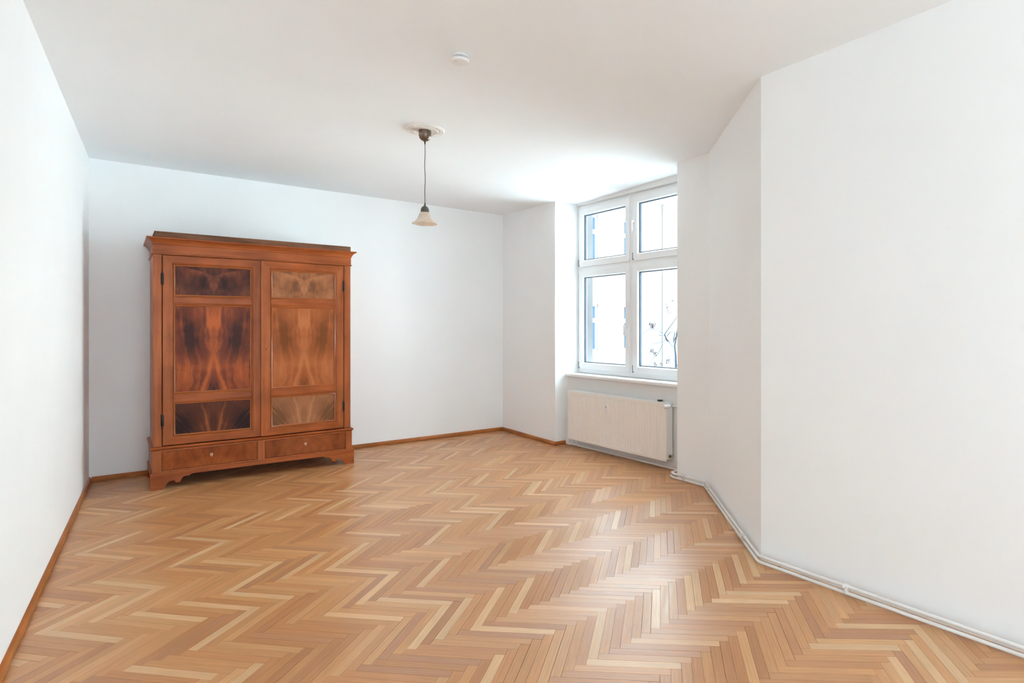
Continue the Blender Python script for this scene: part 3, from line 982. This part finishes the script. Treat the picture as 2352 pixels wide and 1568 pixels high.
def escutcheon(x, z, y, parent, shield=True, M_=None):
    bm = BM()
    if shield:
        out = [(-.010, .016), (.010, .016), (.012, .006), (.009, -.008), (0, -.017), (-.009, -.008), (-.012, .006)]
        add_extrude(bm, [(x + a, y - .0015, z + b_) for a, b_ in out], None, Vector((0, .003, 0)))
    else:
        add_box(bm, x - .006, x + .006, y - .001, y + .002, z - .014, z + .014)
    if M_ is not None: bmesh.ops.transform(bm, matrix=M_, verts=bm.verts[:])
    e = obj('escutcheon', bm, M_IVORY if shield else M_WOODV, parent)
    bm = BM()
    hh = .008 if shield else .011
    add_lathe(bm, [(.0035, -.0030), (.0035, .002)], (x, y, z + hh * .5), 12, 'Y')
    add_box(bm, x - .0024, x + .0024, y - .0030, y + .002, z - hh, z + hh * .5)
    if M_ is not None: bmesh.ops.transform(bm, matrix=M_, verts=bm.verts[:])
    return e, bm

for i, (a, b_) in enumerate(DRW):
    d = panel_mesh(a, b_, .1785, .3555, CF + .004, CF + .026, 'drawer', V_DRAW[i], wd)
    d['label'] = 'left drawer front of figured veneer' if i == 0 else 'right drawer front of figured veneer'
    e, bm = escutcheon((a + b_) / 2 + (.0 if i == 0 else -.01), .278, CF + .004, d)
    obj('keyhole', bm, M_HOLE, d)
    bm = BM(); add_box(bm, a + .02, b_ - .02, CF + .027, CF + .30, .18, .30); obj('drawer_box', bm, M_WOODD, d)

# scalloped bracket base
OUT = [(.248, 0), (.342, 0), (.352, .012), (.375, .052), (.388, .066), (.402, .073), (.430, .074), (.438, .066), (.444, .053), (.456, .049), (.474, .052), (.486, .064), (.490, .084), (.505, .098), (.522, .104), (.540, .102), (.556, .105), (.566, .115), (.590, .121)]
mid = (.248 + 2.097) / 2
outl = OUT + [(2 * mid - x_, z_) for x_, z_ in reversed(OUT)]
outl += [(2.097, .157), (2.090, .162), (.255, .162), (.248, .157)]
bm = BM(); BF = CF - .012
add_extrude(bm, [(x_, BF, z_) for x_, z_ in outl], None, Vector((0, .026, 0)))
for xs in (.2485, 2.097 - .0265):
    so = [(BF + .0262, 0), (BF + .12, 0), (BF + .16, .06), (BF + .20, .075), (BF + .26, .118), (WB - .2, .118), (WB - .12, .05), (WB - .10, 0), (WB, 0), (WB, .161), (BF + .0262, .161)]
    add_extrude(bm, [(xs, y_, z_) for y_, z_ in so], None, Vector((.026, 0, 0)))
obj('bracket_base', bm, M_WOODH, wd)

def make_door(left):
    x0_, x1_ = (.3425, 1.1665) if left else (1.1695, 1.9885)
    z0_, z1_ = .4155, 2.2465
    yf, yb = WF - .006, WF + .020
    ang = math.radians(1.6) if left else math.radians(3.0)
    hx = x0_ if left else x1_
    Md = Matrix.Translation((hx, yf, 0)) @ Matrix.Rotation(-ang if left else ang, 4, 'Z') @ Matrix.Translation((-hx, -yf, 0))
    st = .088
    bm = BM()
    # mitred outer frame
    o_ = [(x0_, z0_), (x1_, z0_), (x1_, z1_), (x0_, z1_)]
    i_ = [(x0_ + st, z0_ + st), (x1_ - st, z0_ + st), (x1_ - st, z1_ - st), (x0_ + st, z1_ - st)]
    cz = .003
    for k in range(4):
        j = (k + 1) % 4
        sec = []
        for (ox, oz), (ix, iz) in ((o_[k], i_[k]), (o_[j], i_[j])):
            dx, dz_ = ix - ox, iz - oz
            f_ = lambda t, y: bm.verts.new((ox + dx * t, y, oz + dz_ * t))
            sec.append([f_(.0, yb), f_(.0, yf + .003), f_(.03, yf), f_(.78, yf - .001), f_(.84, yf + .004), f_(.90, yf + .002), f_(.96, yf + .007), f_(1, yf + .010), f_(1, yb)])
        n = len(sec[0])
        for q in range(n):
            r = (q + 1) % n
            bm.faces.new((sec[0][q], sec[0][r], sec[1][r], sec[1][q])).material_index = 1 - k % 2
        bm.faces.new(sec[0]); bm.faces.new(sec[1][::-1])
    if not left:      # cover strip on the meeting edge of the right door
        add_box(bm, x0_ - .010, x0_ + .012, yf - .010, yf + .004, z0_ + .004, z1_ - .004, .003)
    bmesh.ops.transform(bm, matrix=Md, verts=bm.verts[:])
    door = obj('door', bm, M_WOODV, wd)
    door.data.materials.append(M_WOODH)
    door['label'] = 'left wardrobe door with dark book-matched veneer panels' if left else 'right wardrobe door with book-matched veneer panels, gloss painted in paler'
    px0, px1 = x0_ + st, x1_ - st
    rails = ((.816, .912), (1.768, 1.860))
    for a, b_ in rails:
        bm = BM()
        prof = [(yb, a), (yf + .010, a), (yf + .006, a + .006), (yf + .003, a + .014), (yf + .0035, a + .018), (yf - .0005, a + .022), (yf - .0005, b_ - .022), (yf + .0035, b_ - .018), (yf + .003, b_ - .014), (yf + .006, b_ - .006), (yf + .010, b_), (yb, b_)]
        add_extrude(bm, [(px0 - .003, y_, z_) for y_, z_ in prof], None, Vector((px1 - px0 + .006, 0, 0)))
        bmesh.ops.transform(bm, matrix=Md, verts=bm.verts[:])
        obj('rail', bm, M_WOODH, door)
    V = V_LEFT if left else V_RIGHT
    for (a, b_), m_ in (((z0_ + st, rails[0][0]), V[2]), ((rails[0][1], rails[1][0]), V[1]), ((rails[1][1], z1_ - st), V[0])):
        # polished bead round the panel
        bm = BM(); bw, y_ = .011, yf + .011
        rc = [((px0, a), (px0 + bw, a + bw)), ((px1, a), (px1 - bw, a + bw)), ((px1, b_), (px1 - bw, b_ - bw)), ((px0, b_), (px0 + bw, b_ - bw))]
        rings = []
        for (ox, oz), (ix, iz) in rc:
            rings.append([bm.verts.new((ox + (ix - ox) * t, y_ - h_, oz + (iz - oz) * t)) for t, h_ in ((0, -.002), (0, .009), (.25, .0105), (.6, .008), (.9, .003), (1, 0), (1, -.002))])
        for k in range(4):
            j = (k + 1) % 4
            for q in range(6):
                bm.faces.new((rings[k][q], rings[k][q + 1], rings[j][q + 1], rings[j][q]))
        bmesh.ops.transform(bm, matrix=Md, verts=bm.verts[:])
        obj('bead', bm, M_BEAD, door, smooth=50)
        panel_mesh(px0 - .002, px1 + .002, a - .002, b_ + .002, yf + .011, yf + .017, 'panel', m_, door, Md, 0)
    for hz in (.60, 1.96):
        bm = BM(); hh = .115
        xx = hx + (-.002 if left else .002)
        add_tube(bm, [(xx, yf - .006, hz - .012), (xx, yf - .007, hz), (xx, yf - .007, hz + hh), (xx, yf - .006, hz + hh + .012)], [.002, .0062, .0062, .002], 10)
        add_box(bm, xx - .012, xx + .012, yf - .0035, yf - .0005, hz + .005, hz + hh - .005, .001)
        obj('hinge', bm, M_IRON, door, smooth=50)
    if not left:
        xk = x0_ + .040
        e, bm = escutcheon(xk, 1.325, yf, door, False, Md)
        obj('keyhole', bm, M_HOLE, door)
make_door(True); make_door(False)

# ------------------------------------------------------------------ courtyard outside
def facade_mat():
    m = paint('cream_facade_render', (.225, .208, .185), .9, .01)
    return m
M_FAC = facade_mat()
M_FACW = paint('white_facade_render', (.56, .55, .54), .9, .02)
M_FRAME = mat('white_painted_frame', (.85, .85, .85), .5)[0]
M_BLUE = mat('glass_painted_sky_reflection', (.040, .080, .125), .4, 0, .1)[0]  # sky reflection painted in as a blue base colour
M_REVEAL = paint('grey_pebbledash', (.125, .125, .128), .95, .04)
M_BARK = mat('grey_bark', (.020, .024, .030), .9, 0, .1)[0]
M_LEAF = mat('withered_leaf', (.020, .014, .020), .9, 0, .1)[0]
M_GROUND = paint('courtyard_paving', (.20, .20, .20), .9, .03)

bm = BM(); add_box(bm, 5.6, 18.5, -9, 18.6, -7.2, -7.0)
gr = struct('ground', bm, M_GROUND)

# rough dark render on the outside of our own window opening
bm = BM(); add_box(bm, 4.93, XO + .03, 6.505, 6.5215, .97, 3.18); add_box(bm, 4.93, XO + .03, 4.4005, 4.417, .97, 3.18)
t2 = struct('trim_2', bm, M_REVEAL)

bA = empty('apartment_building', (11.5, 17.95, -7.0), 'cream apartment building with recessed white windows beyond the left panes', 'building')
YF = 17.90
cols = [15.50 - 2.10 * k for k in range(4, -1, -1)]
rowsz = [.66 + 3.39 * k for k in range(-2, 2)]
WW, WH = .80, 1.78
def facade_wall(bm, u0, u1, z0, z1, openings, put):
    """wall with rectangular openings, built from strips"""
    us = sorted({u0, u1, *[o_[0] for o_ in openings], *[o_[1] for o_ in openings]})
    zs = sorted({z0, z1, *[o_[2] for o_ in openings], *[o_[3] for o_ in openings]})
    for i in range(len(us) - 1):
        for j in range(len(zs) - 1):
            cu, cz = (us[i] + us[i + 1]) / 2, (zs[j] + zs[j + 1]) / 2
            if any(o_[0] < cu < o_[1] and o_[2] < cz < o_[3] for o_ in openings): continue
            put(bm, us[i], us[i + 1], zs[j], zs[j + 1])
ops = [(c_, c_ + WW, z_, z_ + WH) for c_ in cols for z_ in rowsz if c_ + WW < 17.7]
bm = BM()
facade_wall(bm, 5.3, 17.75, -7, 6.7, ops, lambda bm, a, b_, c_, d_: add_box(bm, a, b_, YF, YF + .4, c_, d_))
bmesh.ops.remove_doubles(bm, verts=bm.verts[:], dist=1e-5)
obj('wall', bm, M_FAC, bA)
for a, b_, c_, d_ in ops:
    bm = BM(); y_ = YF + .13
    add_box(bm, a + .001, a + .05, y_, y_ + .07, c_ + .001, d_ - .001); add_box(bm, b_ - .05, b_ - .001, y_, y_ + .07, c_ + .001, d_ - .001)
    add_box(bm, a + .0505, b_ - .0505, y_, y_ + .07, c_ + .001, c_ + .07); add_box(bm, a + .0505, b_ - .0505, y_, y_ + .07, d_ - .07, d_ - .001)
    add_box(bm, a + .0505, b_ - .0505, y_ - .01, y_ + .06, c_ + 1.08, c_ + 1.24); add_box(bm, (a + b_) / 2 - .04, (a + b_) / 2 + .04, y_ - .005, y_ + .06, c_ + .071, c_ + 1.079)
    w_ = obj('window', bm, M_FRAME, bA)
    bm = BM(); add_box(bm, a + .04, b_ - .04, y_ + .03, y_ + .05, c_ + .05, d_ - .05); obj('pane', bm, M_BLUE, w_)
    bm = BM(); add_box(bm, a - .08, b_ + .08, YF - .09, YF + .13, c_ - .16, c_ - .001, .01); obj('window_sill', bm, M_FRAME, w_)
bm = BM(); add_tube(bm, [(17.62, YF - .07, -7), (17.62, YF - .07, 6.6)], .045, 12); obj('downpipe', bm, M_FRAME, bA, smooth=60)
bm = BM(); add_box(bm, 5.2, 17.74, YF - .35, YF + .5, 6.7, 6.95); obj('eaves', bm, M_FRAME, bA)

bB = empty('apartment_building', (17.95, 8.0, -7.0), 'white side wall of the neighbouring building behind the bare tree', 'building')
opsB = [(y_, y_ + WW, z_, z_ + WH) for y_ in (-4.5, -1.5, 1.5, 4.5, 7.5) for z_ in rowsz]
bm = BM()
facade_wall(bm, -9, 17.89, -7, 6.7, opsB, lambda bm, a, b_, c_, d_: add_box(bm, 17.76, 18.15, a, b_, c_, d_))
bmesh.ops.remove_doubles(bm, verts=bm.verts[:], dist=1e-5)
obj('wall', bm, M_FACW, bB)
for a, b_, c_, d_ in opsB:
    bm = BM(); x_ = 17.87
    add_box(bm, x_, x_ + .07, a, a + .09, c_, d_); add_box(bm, x_, x_ + .07, b_ - .09, b_, c_, d_)
    add_box(bm, x_, x_ + .07, a, b_, c_, c_ + .09); add_box(bm, x_, x_ + .07, a, b_, d_ - .09, d_); add_box(bm, x_, x_ + .07, a, b_, c_ + 1.08, c_ + 1.24)
    w_ = obj('window', bm, M_FRAME, bB)
    bm = BM(); add_box(bm, x_ + .03, x_ + .05, a + .05, b_ - .05, c_ + .05, d_ - .05); obj('pane', bm, M_BLUE, w_)
bm = BM(); add_box(bm, 17.45, 18.3, -9, 17.5, 6.7, 6.95); obj('eaves', bm, M_FRAME, bB)

# bare tree with withered clusters, standing in the courtyard
def on_tree(px, py, X):
    """a point of the tree at distance X along the courtyard"""
    rx, ry = SY + (px - CX) / F_PX * CY, CY - (px - CX) / F_PX * SY
    t = X / rx
    return Vector((X, ry * t, EYE - (py - HY) * t / F_PX))
tb = on_tree(1551, 850, 9.0)
tree = empty('tree', (tb.x, tb.y, -7.0), 'bare tree with withered seed clusters outside the right window pane', 'tree')
TX = 9.0
bm = BM()
add_tube(bm, [(tb.x + .5, tb.y - .4, -7), (tb.x + .3, tb.y - .2, -4), (tb.x + .1, tb.y - .05, -1.2), on_tree(1552, 870, TX), on_tree(1551, 815, TX), on_tree(1549, 795, TX), on_tree(1566, 700, TX), on_tree(1590, 560, TX)], [.16, .13, .07, .032, .026, .022, .016, .008], 10)
obj('trunk', bm, M_BARK, tree, smooth=60)
def zp(x, y, s=7.125, ox=1400, oy=680): return (ox + x / s, oy + y / s)
branches = [
    ([(1062, 830), (1000, 790), (950, 730), (920, 690), (905, 640), (890, 628), (815, 638)], .030),
    ([(900, 625), (960, 540), (1040, 430), (1130, 300), (1240, 180)], .016),
    ([(1065, 830), (1055, 760), (1052, 680), (1070, 590), (1040, 580), (990, 585), (950, 640), (920, 700), (870, 755)], .020),
    ([(870, 755), (780, 765), (650, 785), (570, 808)], .008),
    ([(870, 610), (820, 570), (750, 548), (640, 540), (570, 585), (520, 640)], .009),
    ([(640, 540), (615, 500), (570, 440)], .007),
    ([(665, 540), (700, 500)], .006),
    ([(1060, 915), (1010, 820), (975, 770)], .007),
    ([(870, 770), (850, 830), (800, 930), (750, 980), (680, 1050), (650, 1140)], .007),
    ([(800, 930), (720, 940), (560, 930)], .005),
    ([(1110, 155), (1060, 158), (960, 155)], .005), ([(1110, 205), (1060, 225), (980, 230)], .005),
    ([(1110, 160), (1070, 80), (1040, 10)], .006),
    ([(1060, 1130), (1010, 1100), (970, 1060)], .008),
    ([(1068, 860), (1110, 800), (1180, 700)], .008)]
for bi, (pts_, r0) in enumerate(branches):
    P_ = [on_tree(*zp(*p), TX + .02 * bi + .12 * math.sin(i + bi)) if i else on_tree(*zp(*p), TX) for i, p in enumerate(pts_)]
    P_ = fillet(P_, .08, 3)
    bm = BM(); add_tube(bm, P_, [r0 * .72 * (1 - .45 * i / (len(P_) - 1)) for i in range(len(P_))], 6)
    obj('branch', bm, M_BARK, tree, smooth=60)
clusters = [(1020, 70, 40, 16), (930, 150, 36, 14), (945, 210, 34, 14), (970, 280, 34, 16), (700, 475, 55, 26), (560, 440, 18, 7), (585, 405, 14, 5),
            (690, 900, 42, 18), (745, 940, 42, 16), (970, 1010, 40, 12), (965, 1070, 48, 22), (745, 1120, 42, 16), (850, 1120, 34, 14), (1080, 1060, 30, 16), (1085, 1140, 34, 16)]
lr = random.Random(4)
for cxp, cyp, rad_, cnt in clusters:
    c_ = on_tree(*zp(cxp, cyp), TX + .05)
    R_ = rad_ / 7.125 * c_.dot(Vector((SY, CY, 0))) / F_PX
    bm = BM()
    for i in range(int(cnt * 1.4)):
        p = c_ + Vector((lr.uniform(-1, 1), lr.uniform(-1, 1), lr.uniform(-1, 1))) * R_ * .8
        M_ = Matrix.Translation(p) @ Matrix.Rotation(lr.uniform(0, 6.3), 4, 'Z') @ Matrix.Rotation(lr.uniform(.6, 1.9), 4, 'Y')
        l_, w_ = R_ * lr.uniform(.28, .5), R_ * lr.uniform(.08, .16)
        q = [M_ @ Vector(v) for v in ((-l_, 0, 0), (0, -w_, w_ * .6), (l_, 0, 0), (0, w_, w_ * .6), (0, 0, -w_ * .4))]
        v = [bm.verts.new(a) for a in q]
        for f in ((0, 1, 4), (1, 2, 4), (2, 3, 4), (3, 0, 4), (0, 3, 2, 1)): bm.faces.new([v[k] for k in f])
    o = obj('seed_cluster', bm, M_LEAF, tree); o['kind'] = 'stuff'
